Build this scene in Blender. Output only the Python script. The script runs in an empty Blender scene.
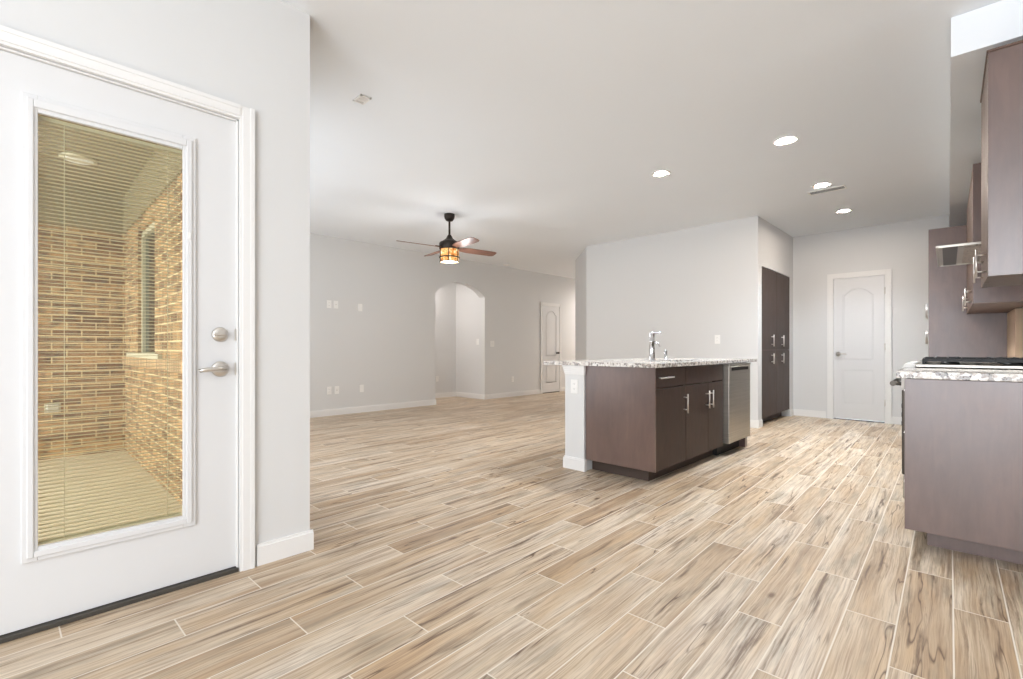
import bpy, math, random
from math import sin, cos, pi, radians
random.seed(7)
S = bpy.context.scene
COL = S.collection
H = 1.03                       # camera height
TH = radians(44.084)           # camera yaw to the left of +Y
CEIL = 2.735
KA = radians(1.6)              # the kitchen's east run is very slightly out of square

# ------------------------------------------------------------------ camera
cam = bpy.data.cameras.new('camera')
cam_o = bpy.data.objects.new('camera', cam)
COL.objects.link(cam_o)
cam.sensor_fit = 'HORIZONTAL'
cam.sensor_width = 36.0
cam.lens = 476.6 / 1023 * 36.0
cam.shift_y = 8.7 / 1023
cam.clip_start = 0.05
cam.clip_end = 200
cam_o.location = (0, 0, H)
cam_o.rotation_euler = (pi / 2, 0, TH)
S.camera = cam_o

# ------------------------------------------------------------------ view, world, daylight
S.view_settings.view_transform = 'Standard'
S.view_settings.look = 'None'
S.view_settings.exposure = 0.21
S.view_settings.gamma = 1.0
S.view_settings.use_curve_mapping = False
S.cycles.max_bounces = 12
S.cycles.diffuse_bounces = 8
S.cycles.glossy_bounces = 4
S.cycles.transparent_max_bounces = 24
S.cycles.caustics_reflective = False
S.cycles.caustics_refractive = False
S.cycles.sample_clamp_indirect = 4.0
S.cycles.use_denoising = True

world = bpy.data.worlds.new('daylight_sky')
S.world = world
world.use_nodes = True
wbg = world.node_tree.nodes['Background']
wbg.inputs[0].default_value = (0.93, 0.985, 1.06, 1)
wbg.inputs[1].default_value = 7.0


def area_light(name, loc, size, power, direction, color=(1, 1, 1), spread=180):
    l = bpy.data.lights.new(name, 'AREA')
    l.shape = 'RECTANGLE'
    l.size, l.size_y = size
    l.energy = power
    l.color = color
    l.spread = radians(spread)
    o = bpy.data.objects.new(name, l)
    COL.objects.link(o)
    o.location = loc
    from mathutils import Vector
    o.rotation_euler = Vector(direction).to_track_quat('-Z', 'Z').to_euler()
    return o


# daylight through the breakfast nook's windows (behind the camera)
nook_sky = area_light('daylight_nook_south', (0.35, -2.64, 1.28), (2.9, 2.42), 1, (0, 1, 0.0))
nook_sky.data.cycles.is_portal = True      # guides the sky's light in through the opening
# daylight through the living room's south window
# hall lamps round the corners, out of the photograph's sight
area_light('daylight_living_south', (-4.7, 1.06, 1.35), (3.2, 1.8), 34, (0, 1, 0), (0.91, 0.98, 1.06))
area_light('nook_spot_lamp', (0.55, -0.9, 1.75), (0.6, 0.5), 4, (-.06, .86, .42), (0.97, 0.99, 1.0), 110)  # added fill light with no real fixture, lifts the kitchen ceiling
area_light('hall_lamp', (-7.6, 5.3, 2.6), (0.4, 0.4), 14.5, (0, 0, -1), (1.0, 0.92, 0.88))
area_light('entry_lamp', (-6.2, 10.4, 2.55), (0.35, 0.35), 44, (0, 0, -1), (1.0, 0.92, 0.86))


# ------------------------------------------------------------------ mesh helpers
class MB:
    def __init__(s):
        s.v, s.f, s.sm = [], [], []

    def add(s, vs, fs, smooth=False):
        n = len(s.v)
        s.v += [tuple(p) for p in vs]
        s.f += [tuple(i + n for i in f) for f in fs]
        s.sm += [smooth] * len(fs)
        return s

    def box(s, x0, x1, y0, y1, z0, z1):
        x0, x1 = min(x0, x1), max(x0, x1)
        y0, y1 = min(y0, y1), max(y0, y1)
        z0, z1 = min(z0, z1), max(z0, z1)
        vs = [(x, y, z) for z in (z0, z1) for y in (y0, y1) for x in (x0, x1)]
        return s.add(vs, [(0, 2, 3, 1), (4, 5, 7, 6), (0, 1, 5, 4), (2, 6, 7, 3), (0, 4, 6, 2), (1, 3, 7, 5)])

    def prism(s, pts, a0, a1, axis='z'):
        """polygon (counter-clockwise) extruded along an axis: z -> (x,y), y -> (x,z), x -> (y,z)"""
        def P(p, a):
            return {'z': (p[0], p[1], a), 'y': (p[0], a, p[1]), 'x': (a, p[0], p[1])}[axis]
        n = len(pts)
        vs = [P(p, a0) for p in pts] + [P(p, a1) for p in pts]
        fl = axis == 'y'
        fs = [tuple(range(n))[::-1], tuple(range(n, 2 * n))] + [(i, (i + 1) % n, n + (i + 1) % n, n + i) for i in range(n)]
        if fl:
            fs = [f[::-1] for f in fs]
        return s.add(vs, fs)

    def lathe(s, prof, c=(0, 0, 0), n=24, axis='z', cap=True, smooth=True):
        """profile [(radius, height)] turned about an axis through c"""
        def P(r, t, h):
            a, b = r * cos(t), r * sin(t)
            q = {'z': (a, b, h), 'x': (h, a, b), 'y': (b, h, a)}[axis]
            return (q[0] + c[0], q[1] + c[1], q[2] + c[2])
        base = len(s.v)
        vs = [P(r, 2 * pi * k / n, h) for r, h in prof for k in range(n)]
        fs = []
        for j in range(len(prof) - 1):
            for k in range(n):
                k2 = (k + 1) % n
                fs.append((j * n + k, j * n + k2, (j + 1) * n + k2, (j + 1) * n + k))
        s.add(vs, fs, smooth)
        if cap:
            m = len(prof) - 1
            s.f.append(tuple(base + k for k in range(n))[::-1]); s.sm.append(False)
            s.f.append(tuple(base + m * n + k for k in range(n))); s.sm.append(False)
        return s

    def tube(s, pts, r, n=10):
        from mathutils import Vector
        P = [Vector(p) for p in pts]
        base = len(s.v)
        rings = []
        up = None
        for i, p in enumerate(P):
            d = (P[min(i + 1, len(P) - 1)] - P[max(i - 1, 0)]).normalized()
            if up is None:
                up = Vector((0, 0, 1)) if abs(d.z) < .9 else Vector((1, 0, 0))
            a = d.cross(up).normalized()
            b = d.cross(a).normalized()
            up = a.cross(d).normalized()
            rr = r[i] if isinstance(r, (list, tuple)) else r
            rings.append([tuple(p + a * rr * cos(2 * pi * k / n) + b * rr * sin(2 * pi * k / n)) for k in range(n)])
        vs = [q for R in rings for q in R]
        fs = []
        for j in range(len(P) - 1):
            for k in range(n):
                k2 = (k + 1) % n
                fs.append((j * n + k, (j + 1) * n + k, (j + 1) * n + k2, j * n + k2))
        s.add(vs, fs, True)
        m = len(P) - 1
        s.f.append(tuple(base + k for k in range(n))); s.sm.append(False)
        s.f.append(tuple(base + m * n + k for k in range(n))[::-1]); s.sm.append(False)
        return s

    def build(s, name, mat, parent=None, bevel=0.0, seg=2):
        off = FRAME_OFF.get(parent.name if parent else None, (0, 0, 0, 0))
        me = bpy.data.meshes.new(name)
        vs = s.v
        if parent is not None:
            vs = [(x - off[0], y - off[1], z - off[2]) for x, y, z in vs]
        me.from_pydata(vs, [], s.f)
        me.polygons.foreach_set('use_smooth', s.sm)
        me.materials.append(mat)
        me.update()
        import bmesh
        bm = bmesh.new(); bm.from_mesh(me)
        bmesh.ops.recalc_face_normals(bm, faces=bm.faces)
        bm.to_mesh(me); bm.free()
        o = bpy.data.objects.new(name, me)
        COL.objects.link(o)
        if parent is not None:
            o.parent = parent
            FRAME_OFF[o.name] = off
        if bevel:
            b = o.modifiers.new('bevel', 'BEVEL')
            b.width = bevel; b.segments = seg; b.limit_method = 'ANGLE'; b.angle_limit = radians(40)
        return o


FRAME_OFF = {}


def K(u, v):
    """kitchen east-run frame -> world x, y"""
    return (0.05 + u * cos(KA) - v * sin(KA), 3.2 + u * sin(KA) + v * cos(KA))


def thing(name, label, cat, loc=(0, 0, 0), group=None, kitchen=False):
    o = bpy.data.objects.new(name, None)
    o.empty_display_size = 0.1
    COL.objects.link(o)
    if kitchen:
        x, y = K(loc[0], loc[1])
        o.location = (x, y, loc[2])
        o.rotation_euler = (0, 0, KA)
    else:
        o.location = loc
    FRAME_OFF[o.name] = (loc[0], loc[1], loc[2], 0)
    o['label'] = label
    o['category'] = cat
    if group:
        o['group'] = group
    return o


def tag(o, label, cat, group=None):
    o['label'] = label; o['category'] = cat
    if group:
        o['group'] = group
    return o


def struct(o):
    o['kind'] = 'structure'
    return o


def kitchen_place(o):
    x, y = K(0, 0)
    o.location = (x, y, 0); o.rotation_euler = (0, 0, KA)
    return o


# ------------------------------------------------------------------ material helpers
def lin(c):
    return tuple(((x / 255) / 12.92 if x / 255 <= .04045 else (((x / 255) + .055) / 1.055) ** 2.4) for x in c) + (1,)


class NT:
    def __init__(s, name):
        s.m = bpy.data.materials.new(name)
        s.m.use_nodes = True
        s.t = s.m.node_tree
        s.bsdf = s.t.nodes['Principled BSDF']

    def n(s, kind, **kw):
        nd = s.t.nodes.new(kind)
        for k, v in kw.items():
            setattr(nd, k, v)
        return nd

    def link(s, a, b):
        s.t.links.new(a, b)

    def put(s, sock, v):
        if hasattr(v, 'links'):
            s.link(v, sock)
        else:
            sock.default_value = v

    def math(s, op, a, b=0.0, c=None):
        nd = s.n('ShaderNodeMath', operation=op)
        s.put(nd.inputs[0], a); s.put(nd.inputs[1], b)
        if c is not None:
            s.put(nd.inputs[2], c)
        return nd.outputs[0]

    def mix(s, f, a, b, mode='MIX'):
        nd = s.n('ShaderNodeMix', data_type='RGBA', blend_type=mode)
        s.put(nd.inputs[0], f); s.put(nd.inputs[6], a); s.put(nd.inputs[7], b)
        return nd.outputs[2]

    def ramp(s, f, stops, interp='LINEAR'):
        nd = s.n('ShaderNodeValToRGB')
        nd.color_ramp.interpolation = interp
        e = nd.color_ramp.elements
        while len(e) > 1:
            e.remove(e[-1])
        e[0].position, e[0].color = stops[0]
        for p, c in stops[1:]:
            q = e.new(p); q.color = c
        s.put(nd.inputs[0], f)
        return nd.outputs[0]

    def noise(s, vec, scale, detail=3, rough=.5, dist=0.0, out=0):
        nd = s.n('ShaderNodeTexNoise')
        s.put(nd.inputs['Vector'], vec)
        nd.inputs['Scale'].default_value = scale
        nd.inputs['Detail'].default_value = detail
        nd.inputs['Roughness'].default_value = rough
        nd.inputs['Distortion'].default_value = dist
        return nd.outputs[out]

    def xyz(s, x, y, z=0.0):
        nd = s.n('ShaderNodeCombineXYZ')
        s.put(nd.inputs[0], x); s.put(nd.inputs[1], y); s.put(nd.inputs[2], z)
        return nd.outputs[0]

    def obj(s):
        tc = s.n('ShaderNodeTexCoord')
        sp = s.n('ShaderNodeSeparateXYZ')
        s.link(tc.outputs['Object'], sp.inputs[0])
        return tc.outputs['Object'], sp.outputs

    def set(s, base=None, rough=None, metal=None, spec=None, coat=None, coat_rough=None):
        I = s.bsdf.inputs
        if base is not None: s.put(I['Base Color'], base)
        if rough is not None: s.put(I['Roughness'], rough)
        if metal is not None: I['Metallic'].default_value = metal
        if spec is not None: I['Specular IOR Level'].default_value = spec
        if coat is not None: I['Coat Weight'].default_value = coat
        if coat_rough is not None: I['Coat Roughness'].default_value = coat_rough
        return s

    def bump(s, h, strength=.2, dist=.01):
        b = s.n('ShaderNodeBump')
        b.inputs['Strength'].default_value = strength
        b.inputs['Distance'].default_value = dist
        s.put(b.inputs['Height'], h)
        s.link(b.outputs[0], s.bsdf.inputs['Normal'])
        return s


def plain(name, rgb, rough=.5, metal=0.0, spec=.5, var=0.03, scale=6):
    t = NT(name)
    vec, _ = t.obj()
    f = t.noise(vec, scale, 4)
    c = lin(rgb)
    d = tuple(max(0, x * (1 - var * 2)) for x in c[:3]) + (1,)
    t.set(base=t.mix(f, d, c), rough=rough, metal=metal, spec=spec)
    return t.m


def paint(name, rgb, rough=.75, bumpy=.06):
    t = NT(name)
    vec, _ = t.obj()
    f = t.noise(vec, 1.3, 3)
    c = lin(rgb)
    t.set(base=t.mix(f, tuple(x * .975 for x in c[:3]) + (1,), c), rough=rough, spec=.3)
    t.bump(t.noise(vec, 160, 2), bumpy, .002)
    return t.m


M = {}
M['wall'] = paint('greige_wall_paint', (221, 221, 220))
M['ceiling'] = paint('white_ceiling_paint', (243, 247, 251), .85, .12)
M['trim'] = paint('white_trim_enamel', (236, 235, 233), .35, .0)
M['doorpaint'] = paint('white_door_enamel', (223, 223, 223), .32, .0)
M['plastic'] = plain('white_switch_plastic', (246, 245, 242), .35)
M['shadowgap'] = plain('dark_threshold_metal', (78, 74, 68), .5, .3)
M['black'] = plain('matte_black', (18, 17, 16), .55)
M['nickel'] = plain('satin_nickel', (222, 217, 210), .33, 1.0)
M['nickel_dark'] = plain('dark_polished_nickel', (84, 78, 72), .35, 1.0)
M['lightwood_metal'] = plain('champagne_light_baffle', (190, 158, 120), .4, .5)
M['pull'] = plain('satin_bar_pull', (228, 222, 216), .38, 1.0)
M['chrome'] = plain('polished_chrome', (225, 225, 228), .12, 1.0)
M['bronze'] = plain('oil_rubbed_bronze', (56, 49, 44), .4, .6)
M['iron'] = plain('cast_iron_grate', (30, 29, 29), .5)
M['alu'] = plain('white_aluminium_blind', (214, 204, 172), .5)
M['concrete'] = plain('brushed_patio_concrete', (226, 213, 188), .85, var=.08, scale=3)
M['stucco'] = plain('patio_ceiling_board', (138, 122, 94), .8)
M['exterior'] = plain('exterior_window_vinyl', (200, 190, 165), .6)


def steel():
    t = NT('brushed_stainless_steel')
    vec, o = t.obj()
    st = t.xyz(t.math('MULTIPLY', o[0], 2), t.math('MULTIPLY', o[1], 2), t.math('MULTIPLY', o[2], 260))
    f = t.noise(st, 1.0, 2)
    t.set(base=t.ramp(f, [(.3, lin((168, 162, 152))), (.7, lin((190, 184, 174)))]), rough=.32, metal=1.0)
    return t.m


M['steel'] = steel()


def cabinet(name, lo, hi, spec, coat, r0):
    t = NT(name)
    vec, o = t.obj()
    h = t.math('ADD', t.math('MULTIPLY', o[0], 1.0), t.math('MULTIPLY', o[1], 1.0))
    st = t.xyz(t.math('MULTIPLY', o[0], 30), t.math('MULTIPLY', o[1], 30), t.math('MULTIPLY', o[2], 5))
    grain = t.noise(st, 1.0, 5, .6, .6)
    blotch = t.noise(t.xyz(t.math('MULTIPLY', o[0], 4), t.math('MULTIPLY', o[1], 4), t.math('MULTIPLY', o[2], 2.4)), 1.0, 4, .55, .8)
    a = t.ramp(grain, [(.3, lin(lo)), (.7, lin(hi))])
    b = t.ramp(blotch, [(.25, lin((204, 200, 200))), (.75, (1, 1, 1, 1))])
    t.set(base=t.mix(1.0, a, b, 'MULTIPLY'), rough=t.ramp(blotch, [(.3, (r0,) * 3 + (1,)), (.7, (r0 + .1,) * 3 + (1,))]), spec=spec, coat=coat, coat_rough=.3)
    return t.m


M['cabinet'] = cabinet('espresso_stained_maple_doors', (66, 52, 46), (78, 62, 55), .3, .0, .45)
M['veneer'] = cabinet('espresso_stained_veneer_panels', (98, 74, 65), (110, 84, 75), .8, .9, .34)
M['cab_side'] = plain('cabinet_box_edge', (98, 76, 64), .45)
M['toekick'] = plain('dark_toe_kick', (72, 58, 50), .6)
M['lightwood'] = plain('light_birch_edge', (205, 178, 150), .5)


def granite():
    t = NT('speckled_white_granite')
    vec, o = t.obj()
    v = t.n('ShaderNodeTexVoronoi'); v.inputs['Scale'].default_value = 62
    t.link(vec, v.inputs['Vector'])
    sp = t.n('ShaderNodeSeparateColor'); t.link(v.outputs['Color'], sp.inputs[0])
    v2 = t.n('ShaderNodeTexVoronoi'); v2.inputs['Scale'].default_value = 190
    t.link(vec, v2.inputs['Vector'])
    sp2 = t.n('ShaderNodeSeparateColor'); t.link(v2.outputs['Color'], sp2.inputs[0])
    big = t.noise(vec, 14, 3)
    base = t.ramp(sp.outputs[0], [(0, lin((48, 40, 38))), (.17, lin((110, 96, 88))), (.30, lin((166, 154, 144))),
                                  (.42, lin((222, 216, 208))), (.75, lin((240, 237, 232)))], 'CONSTANT')
    fine = t.ramp(sp2.outputs[1], [(0, lin((96, 86, 82))), (.12, lin((214, 208, 200))), (.5, lin((244, 242, 238)))], 'CONSTANT')
    c = t.mix(.32, base, fine)
    c = t.mix(t.ramp(big, [(.35, (0, 0, 0, 1)), (.7, (.35,) * 3 + (1,))]), c, lin((176, 160, 148)))
    t.set(base=c, rough=.14, spec=.5)
    return t.m


M['granite'] = granite()


def floor_mat():
    t = NT('wood_look_plank_tile')
    vec, o = t.obj()
    a = radians(1.47)
    u = t.math('ADD', t.math('MULTIPLY', o[0], cos(a)), t.math('MULTIPLY', o[1], sin(a)))
    v = t.math('ADD', t.math('MULTIPLY', o[0], -sin(a)), t.math('MULTIPLY', o[1], cos(a)))
    W, L = .1557, .925
    s = t.math('DIVIDE', t.math('SUBTRACT', .165, u), W)
    i = t.math('FLOOR', s)
    fu = t.math('FRACT', s)
    q = t.math('DIVIDE', t.math('SUBTRACT', t.math('SUBTRACT', v, .727), t.math('MULTIPLY', i, .3117)), L)
    j = t.math('FLOOR', q)
    fv = t.math('FRACT', q)
    du = t.math('MULTIPLY', t.math('SUBTRACT', .5, t.math('ABSOLUTE', t.math('SUBTRACT', fu, .5))), W)
    dv = t.math('MULTIPLY', t.math('SUBTRACT', .5, t.math('ABSOLUTE', t.math('SUBTRACT', fv, .5))), L)
    dd = t.math('MINIMUM', du, dv)
    gr = t.n('ShaderNodeMapRange'); gr.inputs['From Min'].default_value = .0017; gr.inputs['From Max'].default_value = .0030
    gr.inputs['To Min'].default_value = 1; gr.inputs['To Max'].default_value = 0
    t.link(dd, gr.inputs['Value'])
    grout = gr.outputs[0]
    wn = t.n('ShaderNodeTexWhiteNoise', noise_dimensions='2D')
    t.link(t.xyz(i, j), wn.inputs['Vector'])
    sc = t.n('ShaderNodeSeparateColor'); t.link(wn.outputs['Color'], sc.inputs[0])
    r1, r2, r3 = sc.outputs[0], sc.outputs[1], sc.outputs[2]
    ou = t.math('ADD', u, t.math('MULTIPLY', r1, 37))
    ov = t.math('ADD', v, t.math('MULTIPLY', r2, 53))
    # broad tone, long grain, fine grain, dark streaks
    wob = t.noise(t.xyz(t.math('MULTIPLY', ou, 4), t.math('MULTIPLY', ov, 2.0), r3), 1, 2)
    wu = t.math('ADD', ou, t.math('MULTIPLY', t.math('SUBTRACT', wob, .5), .030))
    broad = t.noise(t.xyz(t.math('MULTIPLY', wu, 12), t.math('MULTIPLY', ov, 1.3), r3), 1, 3, .55)
    grain = t.noise(t.xyz(t.math('MULTIPLY', wu, 75), t.math('MULTIPLY', ov, 1.5), r3), 1, 5, .65)
    fine = t.noise(t.xyz(t.math('MULTIPLY', wu, 260), t.math('MULTIPLY', ov, 5), r3), 1, 3, .6)
    streak = t.noise(t.xyz(t.math('MULTIPLY', wu, 26), t.math('MULTIPLY', ov, 1.2), t.math('ADD', r3, 4.0)), 1, 6, .68)
    patch = t.noise(t.xyz(t.math('MULTIPLY', wu, 13), t.math('MULTIPLY', ov, 2.0), t.math('ADD', r3, 9.0)), 1, 4, .62)
    patch2 = t.noise(t.xyz(t.math('MULTIPLY', wu, 9), t.math('MULTIPLY', ov, 1.5), t.math('ADD', r3, 21.0)), 1, 3, .55)
    crack = t.noise(t.xyz(t.math('MULTIPLY', wu, 11), t.math('MULTIPLY', ov, .8), t.math('ADD', r3, 14.0)), 1, 3, .5)
    tone = t.math('ADD', t.math('MULTIPLY', broad, .74), t.math('MULTIPLY', t.math('ADD', r1, r2), .15))
    c = t.ramp(tone, [(.28, lin((162, 138, 111))), (.40, lin((189, 166, 138))), (.52, lin((206, 187, 161))), (.64, lin((217, 202, 181))), (.80, lin((227, 216, 200)))])
    c = t.mix(t.ramp(patch2, [(.50, (0, 0, 0, 1)), (.72, (.60,) * 3 + (1,))]), c, lin((200, 167, 126)))
    c = t.mix(t.ramp(grain, [(.32, (.65,) * 3 + (1,)), (.54, (0, 0, 0, 1))]), c, lin((150, 122, 96)))
    c = t.mix(t.ramp(fine, [(.30, (.5,) * 3 + (1,)), (.52, (0, 0, 0, 1))]), c, lin((130, 104, 82)))
    c = t.mix(t.ramp(patch, [(.52, (0, 0, 0, 1)), (.72, (.65,) * 3 + (1,))]), c, lin((140, 130, 114)))
    c = t.mix(t.ramp(streak, [(.55, (0, 0, 0, 1)), (.67, (.88,) * 3 + (1,))]), c, lin((104, 80, 60)))
    ck = t.math('ABSOLUTE', t.math('SUBTRACT', crack, .54))
    cm = t.math('MULTIPLY', t.ramp(ck, [(.0, (.9,) * 3 + (1,)), (.012, (0, 0, 0, 1))]), t.ramp(patch2, [(.46, (0, 0, 0, 1)), (.56, (1, 1, 1, 1))]))
    c = t.mix(cm, c, lin((88, 62, 44)))
    k = t.n('ShaderNodeTexVoronoi'); k.inputs['Scale'].default_value = 1
    t.link(t.xyz(t.math('MULTIPLY', wu, 5), t.math('MULTIPLY', ov, 2.2), 0.0), k.inputs['Vector'])
    c = t.mix(t.ramp(k.outputs['Distance'], [(.03, (.85,) * 3 + (1,)), (.09, (0, 0, 0, 1))]), c, lin((104, 76, 54)))
    c = t.mix(grout, c, lin((226, 217, 203)))
    t.set(base=c, rough=t.ramp(grout, [(0, (.42,) * 3 + (1,)), (1, (.8,) * 3 + (1,))]), spec=.45)
    hgt = t.math('SUBTRACT', t.math('MULTIPLY', grain, .25), grout)
    t.bump(hgt, .22, .002)
    return t.m


M['floor'] = floor_mat()


def brick(name, axis):
    t = NT(name)
    vec, o = t.obj()
    p = t.xyz(o[0] if axis == 'x' else o[1], o[2])
    b = t.n('ShaderNodeTexBrick')
    t.link(p, b.inputs['Vector'])
    b.inputs['Scale'].default_value = 1
    b.inputs['Brick Width'].default_value = .215
    b.inputs['Row Height'].default_value = .0675
    b.inputs['Mortar Size'].default_value = .0058
    b.inputs['Mortar Smooth'].default_value = .2
    b.inputs['Color1'].default_value = lin((196, 156, 112))
    b.inputs['Color2'].default_value = lin((126, 92, 64))
    b.inputs['Mortar'].default_value = lin((220, 196, 156))
    n1 = t.noise(vec, 9, 4, .6)
    n2 = t.noise(vec, 60, 3)
    c = t.mix(t.ramp(n1, [(.45, (0, 0, 0, 1)), (.66, (.75,) * 3 + (1,))]), b.outputs[0], lin((84, 64, 50)))
    c = t.mix(b.outputs['Fac'], c, lin((220, 196, 156)))
    c = t.mix(.15, c, t.ramp(n2, [(.3, (.2, .16, .12, 1)), (.7, (1, 1, 1, 1))]), 'MULTIPLY')
    t.set(base=c, rough=.9, spec=.2)
    t.bump(t.math('ADD', t.math('MULTIPLY', b.outputs['Fac'], -1.0), t.math('MULTIPLY', n2, .3)), .5, .006)
    return t.m


M['brick_x'] = brick('tan_brick_courses_along_x', 'x')
M['brick_y'] = brick('tan_brick_courses_along_y', 'y')


def rowlock():
    t = NT('tan_rowlock_course')
    vec, o = t.obj()
    f = t.math('FRACT', t.math('DIVIDE', o[0], .0675))
    m = t.math('LESS_THAN', t.math('SUBTRACT', .5, t.math('ABSOLUTE', t.math('SUBTRACT', f, .5))), .07)
    wn = t.n('ShaderNodeTexWhiteNoise', noise_dimensions='1D')
    t.link(t.math('FLOOR', t.math('DIVIDE', o[0], .0675)), wn.inputs['W'])
    c = t.mix(wn.outputs['Value'], lin((138, 104, 76)), lin((196, 160, 120)))
    t.set(base=t.mix(m, c, lin((224, 202, 166))), rough=.9, spec=.2)
    return t.m


M['rowlock'] = rowlock()


def glass(name, tint=(1, 1, 1), refl=.08):
    t = NT(name)
    nt = t.t
    nt.nodes.remove(t.bsdf)
    out = [n for n in nt.nodes if n.type == 'OUTPUT_MATERIAL'][0]
    tr = t.n('ShaderNodeBsdfTransparent'); tr.inputs[0].default_value = tint + (1,)
    gl = t.n('ShaderNodeBsdfGlossy'); gl.inputs['Roughness'].default_value = .02
    lw = t.n('ShaderNodeLayerWeight'); lw.inputs[0].default_value = .25
    mx = t.n('ShaderNodeMixShader')
    t.link(t.math('ADD', t.math('MULTIPLY', lw.outputs['Fresnel'], .35), refl * .3), mx.inputs[0])
    t.link(tr.outputs[0], mx.inputs[1]); t.link(gl.outputs[0], mx.inputs[2])
    t.link(mx.outputs[0], out.inputs['Surface'])
    return t.m


M['glass'] = glass('clear_door_glass', (.96, .97, .94))
M['darkglass'] = plain('dark_window_glass', (44, 50, 48), .08, .0, .8)


def emitter(name, rgb, strength):
    t = NT(name)
    vec, _ = t.obj()
    t.set(base=lin(rgb))
    t.bsdf.inputs['Emission Color'].default_value = lin(rgb)
    t.bsdf.inputs['Emission Strength'].default_value = strength
    return t.m


M['lamp'] = emitter('warm_led_lens', (255, 241, 228), 400.0)


def lantern_glass():
    t = NT('seeded_amber_lantern_glass')
    vec, o = t.obj()
    n = t.noise(vec, 22, 3, .6)
    col = t.ramp(n, [(.35, lin((196, 120, 52))), (.5, lin((240, 178, 100))), (.66, lin((255, 236, 200)))])
    t.set(base=col, rough=.25)
    t.link(col, t.bsdf.inputs['Emission Color'])
    t.link(t.ramp(n, [(.35, (.35,) * 3 + (1,)), (.7, (1.0,) * 3 + (1,))]), t.bsdf.inputs['Emission Strength'])
    return t.m


M['lantern'] = lantern_glass()


def blade():
    t = NT('walnut_fan_blade')
    vec, o = t.obj()
    n = t.noise(t.xyz(t.math('MULTIPLY', o[0], 4), t.math('MULTIPLY', o[1], 60), 0.0), 1, 4)
    t.set(base=t.ramp(n, [(.3, lin((94, 62, 50))), (.7, lin((140, 100, 84)))]), rough=.4)
    return t.m


M['blade'] = blade()


def mesh_filter():
    t = NT('aluminium_grease_filter')
    vec, o = t.obj()
    w = t.n('ShaderNodeTexVoronoi'); w.inputs['Scale'].default_value = 70
    t.link(vec, w.inputs['Vector'])
    t.set(base=t.ramp(w.outputs['Distance'], [(.1, lin((110, 100, 92))), (.5, lin((176, 164, 150)))]), rough=.4, metal=.7)
    return t.m


M['filter'] = mesh_filter()

# ------------------------------------------------------------------ the room shell
XW, YE = -2.44, 1.035          # door wall plane and its free corner
XL = -7.04                     # living room's west wall
YP, YB = 6.62, 8.27            # wall behind the island; kitchen back wall

fl = MB()
fl.prism([(-2.50, -2.75), (2.66, -2.75), (2.66, 3.14), (0.95, 3.14), (0.95, 12.2), (-8.3, 12.2), (-8.3, 0.95), (-2.50, 0.95)], -0.12, 0, 'z')
struct(fl.build('floor', M['floor']))
ce = MB()
ce.prism([(-2.50, -2.75), (2.66, -2.75), (2.66, 3.14), (0.95, 3.14), (0.95, 12.2), (-8.3, 12.2), (-8.3, 0.95), (-2.50, 0.95)], CEIL, CEIL + .12, 'z')
struct(ce.build('ceiling', M['ceiling']))

DY0, DY1, DZ = -0.172, 0.704, 2.085         # patio door opening
w = MB()
w.box(XW - .14, XW, -2.75, DY0, 0, CEIL).box(XW - .14, XW, DY1, YE, 0, CEIL).box(XW - .14, XW, DY0, DY1, DZ, CEIL)
struct(w.build('wall_west', M['wall']))

w = MB()                                       # living room south wall with its window
WX0, WX1, WZ0, WZ1 = -5.56, -4.78, .95, 2.10
w.box(XL - .16, WX0, .80, YE, 0, CEIL).box(WX1, XW - .001, .80, YE, 0, CEIL)
w.box(WX0, WX1, .80, YE, 0, WZ0).box(WX0, WX1, .80, YE, WZ1, CEIL)
struct(w.build('wall_south', M['wall']))

# living room west wall with the arched opening
AY0, AY1 = 5.273, 6.50
w = MB()
w.box(XL - .16, XL, YE, AY0, 0, CEIL)
w.box(XL - .16, XL, AY1, 12.2, 0, CEIL)
arch = []
AZ, AR = 2.05, .235
for k in range(25):
    a_ = -1 + 2 * k / 24
    arch.append(((AY0 + AY1) / 2 + a_ * (AY1 - AY0) / 2, AZ + AR * (1 - abs(a_) ** 2.3)))
for k in range(24):
    (ya, za), (yb, zb) = arch[k], arch[k + 1]
    w.prism([(ya, za), (yb, zb), (yb, CEIL), (ya, CEIL)], XL - .16, XL, 'x')
struct(w.build('wall_living', M['wall']))
w = MB()
w.box(-8.1, -7.957, 4.3, 6.62, 0, CEIL)
w.box(-7.957, XL - .16, AY1, 6.62, 0, CEIL)
w.box(-7.957, XL - .16, 4.3, 4.42, 0, CEIL)
struct(w.build('wall_hall', M['wall']))

# block behind the island, with the recess that takes the pantry cabinet
PY0, PY1, PZ = 6.77, 8.10, 2.107
w = MB()
outer = [(-4.66, YP), (-1.99, YP), (-1.99, YB), (-1.99, 8.40), (-4.9, 8.40), (-5.54, 7.50)]
low = [(-4.66, YP), (-1.99, YP), (-1.99, PY0), (-2.60, PY0), (-2.60, PY1), (-1.99, PY1), (-1.99, 8.40), (-4.9, 8.40), (-5.54, 7.50)]
w.prism(low, 0, PZ, 'z').prism(outer, PZ, CEIL, 'z')
struct(w.build('wall_partition', M['wall']))

BX0, BX1, BZ = -1.478, -.868, 2.045         # kitchen back door opening
w = MB()
w.box(-1.989, BX0, YB, YB + .13, 0, CEIL).box(BX1, .95, YB, YB + .13, 0, CEIL).box(BX0, BX1, YB, YB + .13, BZ, CEIL)
struct(w.build('wall_north', M['wall']))
w = MB()
w.box(.33, .47, -.04, 5.35, 0, CEIL)
we = kitchen_place(w.build('wall_east', M['wall']))
struct(we)
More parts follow.
